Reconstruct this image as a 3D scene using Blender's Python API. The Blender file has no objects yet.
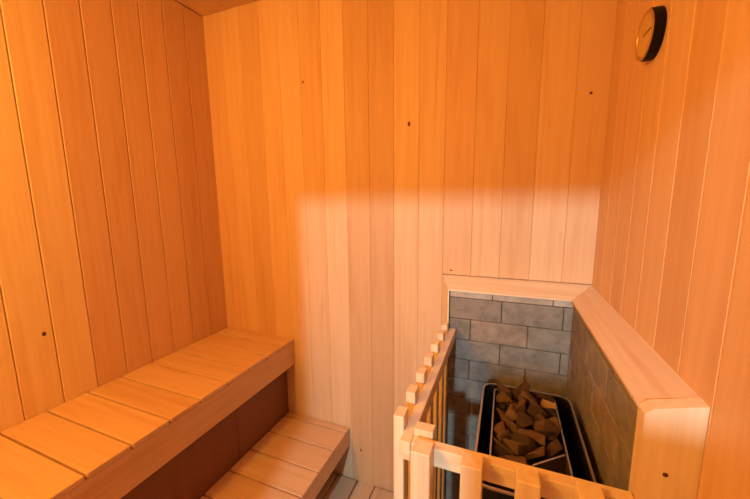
import bpy, bmesh, math, random
from mathutils import Vector, Matrix, Euler, noise
random.seed(7)
Z0 = 1.466                      # camera height above the floor; room heights below are measured from eye level
C = bpy.context.scene.collection
XL, XR, YB, YF, ZF, ZC = -1.5, .305, 1.4, -.6, -1.466, .942

# ---------------------------------------------------------------- materials
def newmat(name):
    m = bpy.data.materials.new(name); m.use_nodes = True
    nt = m.node_tree; b = nt.nodes['Principled BSDF']
    return m, nt, b
def N(nt, t, **kw):
    n = nt.nodes.new(t)
    for k, v in kw.items(): setattr(n, k, v)
    return n
def ramp(nt, stops):
    r = N(nt, 'ShaderNodeValToRGB'); e = r.color_ramp.elements
    while len(e) < len(stops): e.new(.5)
    for i, (p, c) in enumerate(stops):
        e[i].position = p; e[i].color = (*c, 1)
    return r
def wood(name, axis, stops, rough=.5, grain=.16):
    m, nt, b = newmat(name); L = nt.links.new
    tc = N(nt, 'ShaderNodeTexCoord'); at = N(nt, 'ShaderNodeAttribute', attribute_name='tone')
    off = N(nt, 'ShaderNodeVectorMath', operation='ADD')
    mul = N(nt, 'ShaderNodeMath', operation='MULTIPLY'); mul.inputs[1].default_value = 37.0
    L(at.outputs['Fac'], mul.inputs[0])
    cmb = N(nt, 'ShaderNodeCombineXYZ')
    for i in range(3): L(mul.outputs[0], cmb.inputs[i])
    L(tc.outputs['Object'], off.inputs[0]); L(cmb.outputs[0], off.inputs[1])
    def stretched(sl, sc):
        mp = N(nt, 'ShaderNodeMapping'); s = [sc]*3; s['xyz'.index(axis)] = sl
        mp.inputs['Scale'].default_value = s; L(off.outputs[0], mp.inputs['Vector']); return mp
    n1 = N(nt, 'ShaderNodeTexNoise'); n1.inputs['Scale'].default_value = 1; n1.inputs['Detail'].default_value = 5
    L(stretched(2.2, 75).outputs[0], n1.inputs['Vector'])
    n2 = N(nt, 'ShaderNodeTexNoise'); n2.inputs['Scale'].default_value = 1; n2.inputs['Detail'].default_value = 3
    n2.inputs['Distortion'].default_value = .8
    L(stretched(1.3, 17).outputs[0], n2.inputs['Vector'])
    rp = ramp(nt, stops); L(at.outputs['Fac'], rp.inputs['Fac'])
    def darken(prev, fac_out, lo, hi, col, amount):
        mr = N(nt, 'ShaderNodeMapRange'); mr.inputs[1].default_value = lo; mr.inputs[2].default_value = hi
        mr.inputs[3].default_value = 0; mr.inputs[4].default_value = amount
        L(fac_out, mr.inputs[0])
        mx = N(nt, 'ShaderNodeMix', data_type='RGBA', blend_type='MULTIPLY')
        L(mr.outputs[0], mx.inputs[0]); L(prev, mx.inputs[6]); mx.inputs[7].default_value = (*col, 1)
        return mx.outputs[2]
    c = darken(rp.outputs[0], n1.outputs['Fac'], .35, .75, (.78, .62, .5), grain*3)
    c = darken(c, n2.outputs['Fac'], .5, .75, (.80, .62, .48), .45)
    L(c, b.inputs['Base Color'])
    b.inputs['Roughness'].default_value = rough
    b.inputs['Specular IOR Level'].default_value = .35
    bp = N(nt, 'ShaderNodeBump'); bp.inputs['Strength'].default_value = .12; bp.inputs['Distance'].default_value = .002
    L(n1.outputs['Fac'], bp.inputs['Height']); L(bp.outputs[0], b.inputs['Normal'])
    return m
WS = [(0, (.60, .375, .225)), (.3, (.69, .46, .285)), (.55, (.72, .50, .33)), (.8, (.66, .405, .25)), (1, (.74, .54, .37))]
LS = [(0, (.62, .375, .26)), (.5, (.69, .44, .30)), (1, (.80, .60, .40))]
BS = [(0, (.64, .41, .26)), (.5, (.68, .45, .29)), (1, (.72, .49, .32))]
FS = [(0, (.77, .63, .46)), (1, (.83, .70, .53))]
W_wall = wood('aspen_panelling', 'z', WS, grain=.09)
W_left = wood('aspen_panelling_left', 'z', LS, grain=.1)
W_x = wood('bench_wood_across', 'x', BS, grain=.12)
W_y = wood('bench_wood_along', 'y', BS)
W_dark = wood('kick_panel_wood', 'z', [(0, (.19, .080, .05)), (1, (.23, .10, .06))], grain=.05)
W_fz = wood('fence_wood_upright', 'z', FS); W_fy = wood('fence_wood_rail_side', 'y', FS); W_fx = wood('fence_wood_rail_front', 'x', FS)
W_floor = wood('floor_wood', 'y', [(0, (.50, .37, .28)), (1, (.62, .47, .36))])
W_ceil = wood('ceiling_wood', 'y', BS)

def plain(name, col, rough=.5, metal=0, spec=.5, nscale=None, col2=None, bump=0):
    m, nt, b = newmat(name)
    b.inputs['Base Color'].default_value = (*col, 1); b.inputs['Roughness'].default_value = rough
    b.inputs['Metallic'].default_value = metal; b.inputs['Specular IOR Level'].default_value = spec
    if nscale:
        tc = N(nt, 'ShaderNodeTexCoord'); n = N(nt, 'ShaderNodeTexNoise')
        n.inputs['Scale'].default_value = nscale; n.inputs['Detail'].default_value = 6
        nt.links.new(tc.outputs['Object'], n.inputs['Vector'])
        r = ramp(nt, [(.3, col), (.7, col2 or col)]); nt.links.new(n.outputs['Fac'], r.inputs['Fac'])
        nt.links.new(r.outputs[0], b.inputs['Base Color'])
        if bump:
            bp = N(nt, 'ShaderNodeBump'); bp.inputs['Strength'].default_value = bump; bp.inputs['Distance'].default_value = .004
            nt.links.new(n.outputs['Fac'], bp.inputs['Height']); nt.links.new(bp.outputs[0], b.inputs['Normal'])
    return m
M_knot = plain('knot', (.09, .022, .007), .6)
M_joint = plain('dark_joint', (.09, .07, .055), .9)
M_steel = plain('black_steel', (.012, .011, .010), .45, .3, .4, 30, (.02, .018, .016))
M_edge = plain('bare_steel_edge', (.55, .5, .45), .35, .9)
M_traysteel = plain('heat_stained_steel', (.10, .07, .05), .5, .5, .4, 12, (.18, .12, .08))
M_stone = [plain('stone_%d' % i, a, .9, 0, .3, 25, b_, .5) for i, (a, b_) in enumerate([
    ((.070, .044, .040), (.125, .078, .066)), ((.115, .072, .060), (.19, .12, .095)), ((.045, .029, .025), (.085, .055, .045)), ((.30, .20, .14), (.42, .29, .20))])]
M_black = plain('black_plastic', (.004, .0035, .0035), .55, 0, .2)
M_brass = plain('brass', (.62, .42, .15), .35, .8)
M_dial = plain('dial_face', (.50, .34, .13), .5, 0, .5, 8, (.62, .42, .17))
M_plaster = plain('plaster', (.6, .58, .55), .9)

def brickmat():
    m, nt, b = newmat('grey_stone_blocks'); L = nt.links.new
    tc = N(nt, 'ShaderNodeTexCoord'); at = N(nt, 'ShaderNodeAttribute', attribute_name='tone')
    rp = ramp(nt, [(0, (.20, .19, .185)), (.25, (.27, .26, .25)), (.5, (.235, .215, .205)), (.75, (.33, .275, .25)), (1, (.50, .47, .45))])
    L(at.outputs['Fac'], rp.inputs['Fac'])
    n = N(nt, 'ShaderNodeTexNoise'); n.inputs['Scale'].default_value = 22; n.inputs['Detail'].default_value = 7; n.inputs['Roughness'].default_value = .65
    L(tc.outputs['Object'], n.inputs['Vector'])
    r2 = ramp(nt, [(.3, (.62, .60, .6)), (.55, (1, .97, .95)), (.8, (1.25, 1.15, 1.08))]); L(n.outputs['Fac'], r2.inputs['Fac'])
    mx = N(nt, 'ShaderNodeMix', data_type='RGBA', blend_type='MULTIPLY'); mx.inputs[0].default_value = 1
    L(rp.outputs[0], mx.inputs[6]); L(r2.outputs[0], mx.inputs[7]); L(mx.outputs[2], b.inputs['Base Color'])
    b.inputs['Roughness'].default_value = .75
    bp = N(nt, 'ShaderNodeBump'); bp.inputs['Strength'].default_value = .5; bp.inputs['Distance'].default_value = .004
    L(n.outputs['Fac'], bp.inputs['Height']); L(bp.outputs[0], b.inputs['Normal'])
    return m
M_brick = brickmat()

# ---------------------------------------------------------------- mesh helpers
class MB:
    def __init__(s):
        s.bm = bmesh.new(); s.t = s.bm.faces.layers.float.new('tone')
    def box(s, x0, x1, y0, y1, z0, z1, tone=None, bev=.0, seg=1, mi=0):
        tone = random.random() if tone is None else tone
        r = bmesh.ops.create_cube(s.bm, size=1)
        for v in r['verts']:
            v.co = Vector((x0+(v.co.x+.5)*(x1-x0), y0+(v.co.y+.5)*(y1-y0), z0+(v.co.z+.5)*(z1-z0)))
        fs = {f for v in r['verts'] for f in v.link_faces}
        for f in fs: f[s.t] = tone; f.material_index = mi
        if bev:
            es = list({e for v in r['verts'] for e in v.link_edges})
            rr = bmesh.ops.bevel(s.bm, geom=es, offset=bev, segments=seg, affect='EDGES', profile=.5)
            for f in rr['faces']: f[s.t] = tone; f.material_index = mi
        return s
    def prism(s, pts, axis, a, b, tone=.5, mi=0):
        # pts are 2-D outlines in the two other axes, extruded from a to b
        def P(p, t):
            return {'x': (t, p[0], p[1]), 'y': (p[0], t, p[1]), 'z': (p[0], p[1], t)}[axis]
        va = [s.bm.verts.new(P(p, a)) for p in pts]; vb = [s.bm.verts.new(P(p, b)) for p in pts]
        fs = [s.bm.faces.new(va), s.bm.faces.new(vb[::-1])]
        n = len(pts)
        for i in range(n): fs.append(s.bm.faces.new((va[i], vb[i], vb[(i+1) % n], va[(i+1) % n])))
        for f in fs: f[s.t] = tone; f.material_index = mi
        return s
    def build(s, name, mats, parent=None, origin=(0, 0, 0), smooth=False, lift=True):
        if not isinstance(mats, (list, tuple)): mats = [mats]
        bmesh.ops.recalc_face_normals(s.bm, faces=s.bm.faces[:])
        o0 = Vector(origin)
        dz = Z0 if lift else 0
        for v in s.bm.verts: v.co = v.co + Vector((0, 0, dz)) - o0
        me = bpy.data.meshes.new(name); s.bm.to_mesh(me); s.bm.free()
        for m in mats: me.materials.append(m)
        if smooth:
            for p in me.polygons: p.use_smooth = True
        o = bpy.data.objects.new(name, me); C.objects.link(o); o.location = o0
        if parent:
            o.parent = parent; o.location = o0 - parent.location
        return o
def empty(name, loc, label, cat, group=None):
    o = bpy.data.objects.new(name, None); C.objects.link(o); o.location = loc; o.empty_display_size = .05
    o['label'] = label; o['category'] = cat
    if group: o['group'] = group
    return o
def struct(o): o['kind'] = 'structure'; return o

# ---------------------------------------------------------------- panelled walls
TH = .016
def seq(rng, n, lo=.0, hi=1.):
    return [rng.uniform(lo, hi) for _ in range(n)]
def knot(mb, axis, wall, u, z, w, h):
    # a dark knot: a small low dome let into the board face
    pts = [(u+w*math.cos(a), z+h*math.sin(a)) for a in [i*math.pi/5 for i in range(10)]]
    if axis == 'y': mb.prism(pts, 'y', wall-.0006, wall+.002, 0, 1)
    else: mb.prism(pts, 'x', wall-.0006, wall+.002, 0, 1)
BV = .0028
# back wall
gx = [-1.512, -1.385, -1.27, -1.155, -1.043, -.929, -.814, -.699, -.582, -.467, -.355, -.247, -.130, -.019, .092, .206, .316]
tn = [.75, .3, .12, .6, .95, .25, .55, .05, .0, .45, .6, .72, .35, .2, .55, .62]
mb = MB()
for i in range(len(gx)-1):
    if gx[i] > -.25:
        mb.box(gx[i]+.0002, gx[i+1]-.0002, YB, YB+TH, -.318, ZC, tn[i], .0014)
        mb.box(gx[i]+.0002, gx[i+1]-.0002, YB, YB+TH, ZF, -.3205, tn[i], .0014)
    else:
        mb.box(gx[i]+.0002, gx[i+1]-.0002, YB, YB+TH, ZF-.01, ZC+.01, tn[i], .0014)
mb.box(XL-.02, XR+.02, YB+TH-.004, YB+.08, ZF, ZC, .1, mi=2)
for u, z, w, h in [(-.913, .549, .004, .006), (-.399, .315, .006, .010), (.252, .359, .005, .005), (-.649, -1.286, .004, .009), (-.21, -.30, .006, .003)]:
    knot(mb, 'y', YB, u, z, w, h)
struct(mb.build('wall_back', [W_wall, M_knot, M_joint]))
# left wall
mb = MB(); y = 1.393 - .1122*18; rng = random.Random(3)
ys = [1.395 - .1105*k for k in range(19)][::-1]
ys[-1] = YB+.012
tl = [.5, .6, .3, .7, .4, .6, .4, .8, .6, 1, .95, .85, .35, .3, .35, .45, .1, .15]
for i in range(len(ys)-1):
    mb.box(XL-TH, XL, ys[i]+.0008, ys[i+1]-.0008, ZF, ZC, tl[i % len(tl)], BV)
mb.box(XL-.08, XL-TH+.004, ys[0], YB+.02, ZF, ZC, .1, mi=2)
pts = [(.595+.006*math.cos(a), -.456+.008*math.sin(a)) for a in [i*math.pi/5 for i in range(10)]]
mb.prism(pts, 'x', XL-.002, XL+.0006, 0, 1)
struct(mb.build('wall_left', [W_left, M_knot, M_joint]))
# right wall
mb = MB(); ys = [1.393 - .111*k for k in range(19)][::-1]; ys[-1] = YB+.012
tr = [.4, .7, .2, .5, .6, .3, .6, .2, .7, .45, .3, .6, .15, .5, .35, .7, .3, .2]
for i in range(len(ys)-1):
    mb.box(XR, XR+TH, ys[i]+.0005, ys[i+1]-.0005, ZF, ZC, tr[i], BV)
mb.box(XR+TH-.004, XR+.08, ys[0], YB+.02, ZF, ZC, .1, mi=2)
struct(mb.build('wall_right', [W_wall, M_knot, M_joint]))
# front wall behind the camera: doorway on the left half, opening over an added light-blocking partition on the right
mb = MB()
xs = [XL + .116*k for k in range(17)]
def fboards(x0, x1, z0, z1):
    x = x0
    while x < x1-.01:
        e = min(x+.116, x1); mb.box(x+.0005, e-.0005, YF-TH, YF, z0, z1, None, BV); x = e
    mb.box(x0, x1, YF-.06, YF-TH+.003, z0, z1, .5)
fboards(XL, -.55, ZF, ZC)
fboards(-.55, XR, .515, ZC)
fboards(-.09, XR, ZF, .155)  # added unseen blocker, stands in for the shadow of a person by the camera
struct(mb.build('wall_front', [W_wall]))
# ceiling boards
mb = MB(); x = XR
while x > XL:
    x2 = max(x-.115, XL); mb.box(x2+.0005, x-.0005, YF, YB, ZC, ZC+.016, None, BV); x = x2
mb.box(XL-.08, XR+.08, YF-.06, YB+.08, ZC+.014, ZC+.06, .3)
struct(mb.build('ceiling', [W_ceil]))
# floor: planks running to the back wall, some cut a little short of it
mb = MB()
mb.box(XL-.08, XR+.08, YF-.06, YB+.08, ZF-.06, ZF-.022, .1, mi=1)
x = -.57
edges = [-1.49, -1.375, -1.26, -1.145, -1.03, -.905, -.788, -.671, -.572, -.455, -.338, -.221, -.104, .013, .13, XR]
for i in range(len(edges)-1):
    short = i != 7
    mb.box(edges[i]+.004, edges[i+1]-.003, YF, YB-(.007 if short else .0), ZF-.024, ZF-(.0 if short else .004), .85 if not short else random.uniform(.2, .6), .002)
struct(mb.build('floor', [W_floor, M_joint]))

# ---------------------------------------------------------------- benches
def bench(label, x0, x1, ztop, gaps, fh, name, extra):
    t = empty(name, ((x0+x1)/2, .4, 0), label, 'bench')
    mb = MB()
    for a, b in zip(gaps[:-1], gaps[1:]):
        mb.box(x0+.002, x1, a+.0032, b-.0032, ztop-.018, ztop, None, .0022)
    mb.build('seat', W_x, t)
    mb = MB(); mb.box(x1-.030, x1-.0005, gaps[0], YB-.001, ztop-fh, ztop-.0182, .5, .0025)
    mb.build('fascia_board', W_y, t)
    mb = MB(); mb.box(x0+.003, x0+.033, gaps[0], YB-.001, ztop-.075, ztop-.0182, .4, .002)
    mb.build('wall_batten', W_y, t)
    extra(t)
    return t
gaps_u = [1.31, 1.1885, 1.070, .9435, .814, .692, .567, .447]
while gaps_u[-1] > -.5: gaps_u.append(gaps_u[-1]-.1225)
gaps_u = gaps_u[::-1] + [YB]
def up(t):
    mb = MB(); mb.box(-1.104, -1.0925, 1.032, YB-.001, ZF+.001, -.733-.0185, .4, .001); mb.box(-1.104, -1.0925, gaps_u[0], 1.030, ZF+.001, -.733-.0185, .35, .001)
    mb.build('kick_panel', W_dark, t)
bench('upper sauna bench of pale wood boards along the left wall', XL, -1.035, -.733, gaps_u, .145, 'sauna_bench', up)
gaps_l = [1.358, 1.226, 1.092, .960, .828]
while gaps_l[-1] > -.5: gaps_l.append(gaps_l[-1]-.132)
gaps_l = gaps_l[::-1] + [YB]
def low(t):
    for yy in (1.30, .45, -.35):
        mb = MB(); mb.box(-1.085, -1.045, yy-.1, yy-.06, ZF, -1.172-.0185, .4, .002); mb.build('leg', W_fz, t)
bench('lower sauna bench step in front of the upper bench', -1.091, -.711, -1.172, gaps_l, .100, 'sauna_bench', low)

# ---------------------------------------------------------------- brick heat shields with wooden caps
BL = .205
def bricks(mb, plane, fixed0, fixed1, u0, u1, z1, z0, rows):
    """rows: (height, joint offset, tones)"""
    z = z1; g = .0012; r = random.Random(11)
    k = 0
    while z > z0+.01:
        h, off, tones = rows[k] if k < len(rows) else (.082, (k % 2)*.1+.09, None)
        zb = max(z-h, z0); u = u0; e = u0+off; j = 0
        if e <= u0+.01: e += BL
        while u < u1-.004:
            e2 = min(e, u1)
            if u1-e2 < .012: e2 = u1
            t = tones[j % len(tones)] if tones else r.uniform(.02, .66)
            d = r.uniform(0, .0025)
            if plane == 'y': mb.box(u+g, e2-g, fixed0+d, fixed1, zb+g, z-g, t, .002)
            else: mb.box(fixed0+d, fixed1, u+g, e2-g, zb+g, z-g, t, .002)
            u = e2; e = u+BL; j += 1
        z = zb; k += 1
YBR, XBR, ZI = 1.28, .224, -.351
# back shield
t = empty('brick_heat_shield', (.05, 1.3, 0), 'low grey brick heat shield with sloping wood cap around the heater corner', 'brick wall')
mb = MB()
BL = .205
rows = [(.026, .16, [.97, .92, 1]), (.086, .195, [.42, .35, .28]), (.086, .083, [.12, .72, .22]), (.084, .195, [.28, .38, .2]), (.082, .083, [.18, .3, .42]), (.082, .195, [.3, .2, .38])]
bricks(mb, 'y', YBR+.006, 1.392, -.196, XR-.002, -.357, ZF+.001, rows)
mb.prism([(-.194, YBR+.016), (XR-.002, YBR+.016), (XR-.002, 1.396), (-.226, 1.396)], 'z', ZF, -.3585, 0, 1)
mb.build('brickwork', [M_brick, M_joint], t)
mb = MB()  # sloping cap, left end cut at a slant
top = [(-.2435, YB-.0005, -.3215), (-.202, YBR, ZI), (XBR, YBR, ZI), (XR-.0005, YB-.0005, -.3215)]
va = [mb.bm.verts.new(p) for p in top]
vb = [mb.bm.verts.new((p[0], p[1], ZI-.006 if i in (1, 2) else -.357)) for i, p in enumerate(top)]
mb.bm.faces.new(va); mb.bm.faces.new(vb[::-1])
for i in range(4): mb.bm.faces.new((va[i], vb[i], vb[(i+1) % 4], va[(i+1) % 4]))
for f in mb.bm.faces: f[mb.t] = 1.0
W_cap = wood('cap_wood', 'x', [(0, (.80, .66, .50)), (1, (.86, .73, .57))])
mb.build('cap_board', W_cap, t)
mb = MB()
mb.prism([(-.2435, YB-.0005), (-.202, YBR), (-.197, YBR), (-.230, YB-.0005)], 'z', ZF+.001, -.3575, .9)
mb.build('end_panel', W_fz, t)
# right run of the shield
mb = MB()
rows = [(.026, .16, [.3, .2]), (.086, .20, [.1, .3, .05]), (.086, .095, [.08, .62, .12]), (.084, .2, [.05, .3, .1]), (.082, .09, [.1, .05, .5]), (.082, .2, [.1])]
bricks(mb, 'x', XBR+.005, XR-.012, .650, YBR+.004, -.357, ZF+.001, rows)
mb.box(XBR+.016, XR-.002, .650, YBR+.012, ZF, -.3585, 0, mi=1)
mb.build('brickwork', [M_brick, M_joint], t)
mb = MB()
top = [(XR-.0005, YB-.0012, -.3215), (XBR+.0003, YBR-.0003, ZI), (XBR+.0003, .652, ZI), (XR-.0005, .632, -.3215)]
va = [mb.bm.verts.new(p) for p in top]
vb = [mb.bm.verts.new((p[0], p[1], -.357)) for i, p in enumerate(top)]
mb.bm.faces.new(va); mb.bm.faces.new(vb[::-1])
for i in range(4): mb.bm.faces.new((va[i], vb[i], vb[(i+1) % 4], va[(i+1) % 4]))
for f in mb.bm.faces: f[mb.t] = .6
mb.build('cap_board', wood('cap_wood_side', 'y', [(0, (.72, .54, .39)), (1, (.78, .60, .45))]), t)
mb = MB()
mb.prism([(XR-.0005, -.3205), (XBR+.014, -.3400), (XBR+.001, -.3515), (XBR+.001, ZF+.001), (XR-.0005, ZF+.001)], 'y', .622, .6495, .7)
pts = [(.262+.004*math.cos(a), -.452+.004*math.sin(a)) for a in [i*math.pi/5 for i in range(10)]]
mb.prism(pts, 'y', .6214, .624, 0, 1)
mb.build('end_post', [W_fz, M_knot], t)

# ---------------------------------------------------------------- guard fence
t = empty('heater_guard_fence', (-.05, .8, 0), 'pale wooden picket guard fence around the stone heater', 'fence')
mb = MB(); mb.box(-.190, -.166, .603, 1.268, -.547, -.505, .5, .0018); mb.build('side_rail', W_fy, t)
mb = MB(); mb.box(-.190, -.166, .603, 1.268, -1.33, -1.288, .5, .0018); mb.build('side_rail', W_fy, t)
mb = MB(); mb.box(-.1655, .2235, .606, .631, -.546, -.505, .6, .0018); mb.build('front_rail', W_fx, t)
mb = MB(); mb.box(-.1655, .2235, .606, .631, -1.33, -1.288, .6, .0018); mb.build('front_rail', W_fx, t)
for k in range(7):
    y0 = .637+.0975*k if k < 6 else 1.214
    mb = MB(); mb.box(-.2145, -.1905, y0, y0+.040, ZF+.02, -.475, None, .0018); mb.build('picket', W_fz, t)
for k in range(4):
    x0 = -.1555+.0965*k
    mb = MB(); mb.box(x0, x0+.039, .566, .6055, ZF+.02, -.490, None, .0018); mb.build('picket', W_fz, t)
mb = MB(); mb.box(-.1655, -.124, .6315, .660, ZF, -.490, .5, .0018); mb.build('corner_post', W_fz, t)

# ---------------------------------------------------------------- heater
def rr(x0, x1, y0, y1, r, n=6):
    out = []
    for cx, cy, a0 in ((x1-r, y1-r, 0), (x0+r, y1-r, 90), (x0+r, y0+r, 180), (x1-r, y0+r, 270)):
        for i in range(n+1):
            a = math.radians(a0+90*i/n); out.append((cx+r*math.cos(a), cy+r*math.sin(a)))
    return out
def tube(mb, box, r, th, z0, z1, tone=.5, mi=0, bottom=False):
    x0, x1, y0, y1 = box
    A = rr(x0, x1, y0, y1, r); B = rr(x0+th, x1-th, y0+th, y1-th, max(r-th, .001)); n = len(A)
    V = [[mb.bm.verts.new((p[0], p[1], z)) for p in P] for P, z in ((A, z0), (A, z1), (B, z1), (B, z0))]
    for a, b in ((0, 1), (1, 2), (2, 3), (3, 0)):
        for i in range(n):
            f = mb.bm.faces.new((V[a][i], V[a][(i+1) % n], V[b][(i+1) % n], V[b][i])); f[mb.t] = tone; f.material_index = mi
    if bottom: mb.prism(B, 'z', z0, z0+.002, tone, mi)
ZH = -.62
OUT = (-.046, .208, .672, 1.105); INN = (-.012, .166, .700, 1.088)
t = empty('sauna_heater', (.08, .89, 0), 'black steel sauna heater with open top full of stones behind the fence', 'heater')
mb = MB(); tube(mb, OUT, .035, .0025, -1.30, ZH); mb.prism(rr(OUT[0]+.003, OUT[1]-.003, OUT[2]+.003, OUT[3]-.003, .03), 'z', -1.30, -1.297); mb.build('outer_casing', M_steel, t)
mb = MB(); tube(mb, (OUT[0]-.0015, OUT[1]+.0015, OUT[2]-.0015, OUT[3]+.0015), .0365, .0055, ZH, ZH+.004); mb.build('casing_rim', M_edge, t)
mb = MB(); tube(mb, INN, .012, .002, -1.0, ZH-.006); mb.prism(rr(INN[0]+.002, INN[1]-.002, INN[2]+.002, INN[3]-.002, .01), 'z', -.698, -.695); mb.build('stone_basket', M_traysteel, t)
mb = MB(); tube(mb, (INN[0]-.0008, INN[1]+.0008, INN[2]-.0008, INN[3]+.0008), .013, .0036, ZH-.006, ZH-.003); mb.build('basket_rim', M_edge, t)
mb = MB()   # slanting steel divider across the front right corner of the basket
d0, d1 = Vector((.085, .785)), Vector((.160, .848)); nrm = Vector((-(d1-d0).y, (d1-d0).x)).normalized()*.0012
mb.prism([tuple(d0-nrm), tuple(d1-nrm), tuple(d1+nrm), tuple(d0+nrm)], 'z', -.695, ZH-.010); mb.build('divider_plate', M_traysteel, t)
mb = MB(); mb.prism([tuple(d0-nrm*1.6), tuple(d1-nrm*1.6), tuple(d1+nrm*1.6), tuple(d0+nrm*1.6)], 'z', ZH-.0095, ZH-.0065); mb.build('divider_edge', M_edge, t)
for lx in (-.03, .175):
    for ly in (.70, 1.06):
        mb = MB(); mb.box(lx, lx+.02, ly, ly+.02, ZF, -1.30, .5, .002); mb.build('leg', M_steel, t)

# ---------------------------------------------------------------- heater stones
def stone_mesh(i):
    r = random.Random(100+i); bm = bmesh.new()
    s = Vector((r.uniform(.036, .050), r.uniform(.026, .036), r.uniform(.018, .027)))*(1.0 if i % 3 else .85)
    for _ in range(9):
        v = Vector((r.gauss(0, 1), r.gauss(0, 1), r.gauss(0, 1))).normalized()
        bm.verts.new(Vector((v.x*s.x, v.y*s.y, v.z*s.z)))
    res = bmesh.ops.convex_hull(bm, input=bm.verts[:])
    bmesh.ops.delete(bm, geom=[g for g in res['geom_interior'] if isinstance(g, bmesh.types.BMVert)], context='VERTS')
    bmesh.ops.bevel(bm, geom=bm.edges[:], offset=.0014, segments=1, affect='EDGES')
    me = bpy.data.meshes.new('heater_stone'); bm.to_mesh(me); bm.free()
    return me
STONES = [  # mesh seed, position, rotation: settled resting poses
(0, 0.0846, 0.9980, 0.8148, -0.07, 0.35, -2.64),
(1, 0.0646, 0.7342, 0.8129, -0.74, -0.78, 1.62),
(2, 0.1390, 0.9475, 0.8155, 2.98, 0.35, -1.12),
(5, 0.0121, 0.7468, 0.7991, -0.83, 0.08, 1.81),
(6, 0.0529, 1.0460, 0.8119, -0.35, -0.16, -2.12),
(7, 0.1347, 0.7309, 0.8159, -0.72, 2.07, -1.47),
(8, 0.0406, 1.0752, 0.8242, 1.50, 0.52, -0.81),
(9, 0.0118, 1.0382, 0.8113, 1.10, 1.00, -2.36),
(10, 0.0022, 0.9126, 0.8223, 2.36, 0.28, 1.80),
(12, 0.0867, 1.0361, 0.8131, 0.59, 0.66, 2.33),
(14, 0.0867, 0.9680, 0.8168, 0.53, -0.20, 2.96),
(15, 0.0441, 0.8934, 0.8044, -0.25, 0.40, -2.60),
(16, 0.1339, 0.9280, 0.8404, -3.02, -1.19, 0.47),
(17, 0.1366, 0.8757, 0.8231, -0.12, 2.50, 0.38),
(18, 0.0751, 0.8720, 0.8115, -2.70, -0.28, -0.40),
(19, 0.0320, 0.9467, 0.8300, -0.60, -2.44, -0.46),
(20, 0.1249, 1.0511, 0.8114, -0.04, 3.11, -0.50),
(21, 0.0098, 0.7377, 0.8321, 0.21, 2.86, -1.48),
(22, 0.0187, 0.8393, 0.8444, -0.94, 0.55, -0.61),
(23, 0.1510, 0.9856, 0.8189, 1.66, -0.66, 1.98),
(24, 0.1066, 1.0650, 0.8371, 0.14, 0.20, 0.46),
(25, 0.1168, 0.9984, 0.8127, 3.00, -0.30, 0.74),
(26, 0.0436, 0.8709, 0.8103, 1.70, 0.66, 2.11),
(27, 0.1084, 0.9693, 0.8416, -0.18, -3.00, -0.99),
(28, 0.0251, 0.8590, 0.8276, -0.27, -1.19, -1.47),
(29, 0.0201, 0.8358, 0.8067, 0.47, -0.47, 2.80),
(30, 0.0856, 1.0535, 0.8155, -2.15, 0.05, 2.08),
(31, 0.1523, 0.8370, 0.8409, -0.51, -0.78, 0.76),
(32, 0.0576, 0.7116, 0.8239, -1.65, 0.02, -0.28),
(33, 0.1233, 0.9071, 0.8364, -0.06, 2.29, 1.13),
(34, 0.1459, 1.0386, 0.8445, -2.47, 0.25, 1.46),
(35, 0.0690, 1.0651, 0.8576, -0.39, -1.16, 1.32),
(36, 0.0476, 1.0258, 0.8345, 0.63, -0.47, -2.89),
(37, 0.0548, 0.9885, 0.8548, 2.41, 0.41, 0.27),
(38, 0.0837, 0.9207, 0.8176, 0.40, -0.21, 1.51),
(39, 0.0122, 0.7832, 0.8255, -2.37, -0.50, -1.83),
(40, 0.0757, 0.9460, 0.8342, -1.38, 0.59, 2.70),
(41, 0.1204, 0.7522, 0.8190, -0.12, 2.65, 0.25),
(42, 0.0109, 1.0653, 0.8461, 1.54, -0.04, 2.53),
(43, 0.0848, 0.8393, 0.8253, 0.53, 3.02, 0.93),
(44, 0.0650, 0.8501, 0.8419, 0.51, -2.37, 1.02),
(45, 0.0454, 0.9502, 0.8526, -2.29, 0.58, -0.47),
(46, 0.0900, 1.0180, 0.8431, 0.35, 0.62, 1.05),
(47, 0.0905, 0.9015, 0.8187, -0.36, 0.75, 2.97),
(48, 0.0851, 1.0227, 0.8600, 2.02, -0.13, -2.49),
(49, 0.0438, 0.7827, 0.8321, 0.10, -0.18, 0.74),
(50, 0.1034, 0.9799, 0.8634, -0.37, -0.28, 2.96),
(51, 0.0271, 1.0176, 0.8520, -2.42, -0.44, -0.28),
(52, 0.0832, 0.8794, 0.8455, 2.18, -0.30, -0.48),
(53, 0.1293, 1.0604, 0.8500, 0.79, -2.94, 0.13),
(54, 0.0645, 0.9642, 0.8750, -0.68, 1.21, 1.80),
(55, 0.0463, 0.8230, 0.8519, -1.01, -0.89, -0.98),
(56, 0.0627, 0.9091, 0.8648, 0.06, -0.10, -0.84),
(57, 0.1002, 0.9471, 0.8746, 1.00, 0.49, 0.02),
(58, 0.1267, 0.7774, 0.8353, 0.51, 0.96, 0.37),
(59, 0.1256, 0.8291, 0.8556, 2.91, -0.35, 0.52),
(60, 0.1128, 0.9314, 0.8594, 0.08, 1.71, -2.62),
(61, 0.0941, 0.9980, 0.8740, -1.31, 0.35, -0.84),
(62, 0.1440, 0.9888, 0.8581, 0.84, -2.88, -0.70),
(63, 0.1171, 0.8991, 0.8680, -3.11, -0.18, -0.39)]
SPECIAL = {34: 'pale tan stone near the back right corner of the sauna heater', 45: 'light brown stone near the left rim of the sauna heater'}
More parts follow.
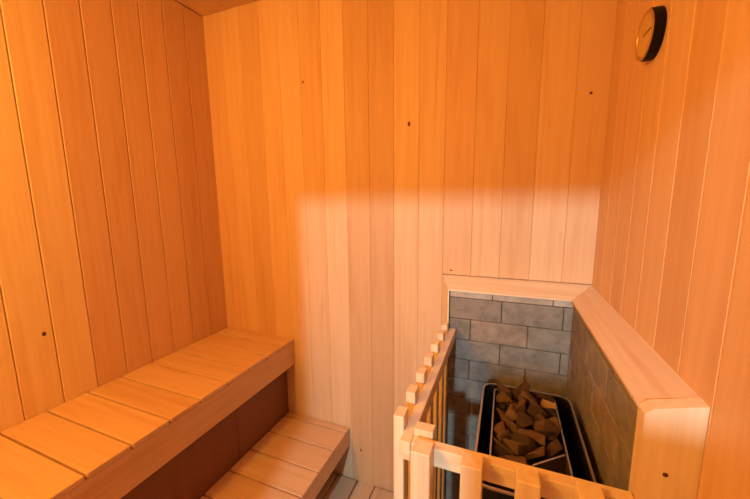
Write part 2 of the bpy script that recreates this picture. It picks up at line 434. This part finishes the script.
for row in STONES:
    if row[1] > .095 and row[2] < .835 or row[1] > .115 and row[2] < .87: continue      # the divided-off front corner holds no stones
    i = row[0]; row = row[1:]; me = stone_mesh(i); sp = SPECIAL.get(i)
    me.materials.append(M_stone[3] if sp and 'pale' in sp else M_stone[1] if sp else M_stone[i % 3])
    o = bpy.data.objects.new('heater_stone', me); C.objects.link(o)
    o.location = (row[0], row[1], row[2]); o.rotation_euler = row[3:6]
    o['category'] = 'stone'; o['group'] = 'stones heaped in the sauna heater'
    o['label'] = sp or 'rough dark brown stone in the heap on the sauna heater'

# ---------------------------------------------------------------- wall thermometer
TC = Vector((XR, 1.018, .376+Z0)); R = .0545
t = empty('sauna_thermometer', TC, 'round brass and black thermometer high on the right wall', 'thermometer')
def disc(profile, name, mat):
    bm = bmesh.new(); n = 48; rings = []
    for d, r in profile:
        rings.append([bm.verts.new((-d, r*math.cos(2*math.pi*k/n), r*math.sin(2*math.pi*k/n))) for k in range(n)])
    for a, b in zip(rings[:-1], rings[1:]):
        for k in range(n): bm.faces.new((a[k], a[(k+1) % n], b[(k+1) % n], b[k]))
    bm.faces.new(rings[0]); bm.faces.new(rings[-1][::-1])
    bmesh.ops.recalc_face_normals(bm, faces=bm.faces[:])
    me = bpy.data.meshes.new(name); bm.to_mesh(me); bm.free(); me.materials.append(mat)
    o = bpy.data.objects.new(name, me); C.objects.link(o); o.parent = t
    return o
disc([(-.0005, R-.001), (.002, R), (.020, R), (.022, R-.002)], 'case', M_black)
disc([(.0222, R-.001), (.0245, R-.0015), (.026, R-.004), (.0245, R-.008), (.0222, R-.009)], 'bezel', M_brass)
disc([(.0225, R-.0095), (.0235, R-.0095)], 'dial', M_dial)
bm = bmesh.new(); bmesh.ops.create_cube(bm, size=1)
for v in bm.verts: v.co = Vector((-.0245+v.co.x*.001, -.012+v.co.y*.06*(1 if v.co.y < 0 else .6), v.co.z*.002*(.4 if v.co.y > 0 else 1)))
me = bpy.data.meshes.new('needle'); bm.to_mesh(me); bm.free(); me.materials.append(M_black)
o = bpy.data.objects.new('needle', me); C.objects.link(o); o.parent = t

# ---------------------------------------------------------------- light
def point(name, loc, col, e, r):
    l = bpy.data.lights.new(name, 'POINT'); l.color = col; l.energy = e; l.shadow_soft_size = r
    o = bpy.data.objects.new(name, l); C.objects.link(o); o.location = (loc[0], loc[1], loc[2]+Z0); return o
point('sauna_wall_lamp', (-1.02, -.42, .50), (1, .54, .088), 51, .07)
point('corridor_lamp', (-.15, -2.6, 1.0), (.68, .98, 1.0), 320, .055)
w = bpy.data.worlds.new('World'); bpy.context.scene.world = w; w.use_nodes = True
w.node_tree.nodes['Background'].inputs[0].default_value = (1, .9, .8, 1); w.node_tree.nodes['Background'].inputs[1].default_value = .15

# ---------------------------------------------------------------- camera
f, yaw, pit, rol = 329.485, math.radians(21.768), math.radians(8.536), math.radians(.5846)
cy, sy, cp, sp_ = math.cos(yaw), math.sin(yaw), math.cos(pit), math.sin(pit)
F = Vector((-sy*cp, cy*cp, -sp_)); r0 = Vector((cy, sy, 0)); d0 = F.cross(r0)
r_ = math.cos(rol)*r0 + math.sin(rol)*d0; d_ = -math.sin(rol)*r0 + math.cos(rol)*d0
cam = bpy.data.cameras.new('camera'); co = bpy.data.objects.new('camera', cam); C.objects.link(co)
cam.sensor_width = 36; cam.lens = f/750*36; cam.clip_start = .02
m = Matrix((( r_.x, -d_.x, -F.x, 0), (r_.y, -d_.y, -F.y, 0), (r_.z, -d_.z, -F.z, Z0), (0, 0, 0, 1)))
co.matrix_world = m
bpy.context.scene.camera = co
sc = bpy.context.scene
sc.view_settings.view_transform = 'Standard'; sc.view_settings.look = 'None'; sc.view_settings.gamma = 1
sc.view_settings.use_curve_mapping = False; sc.view_settings.exposure = 0
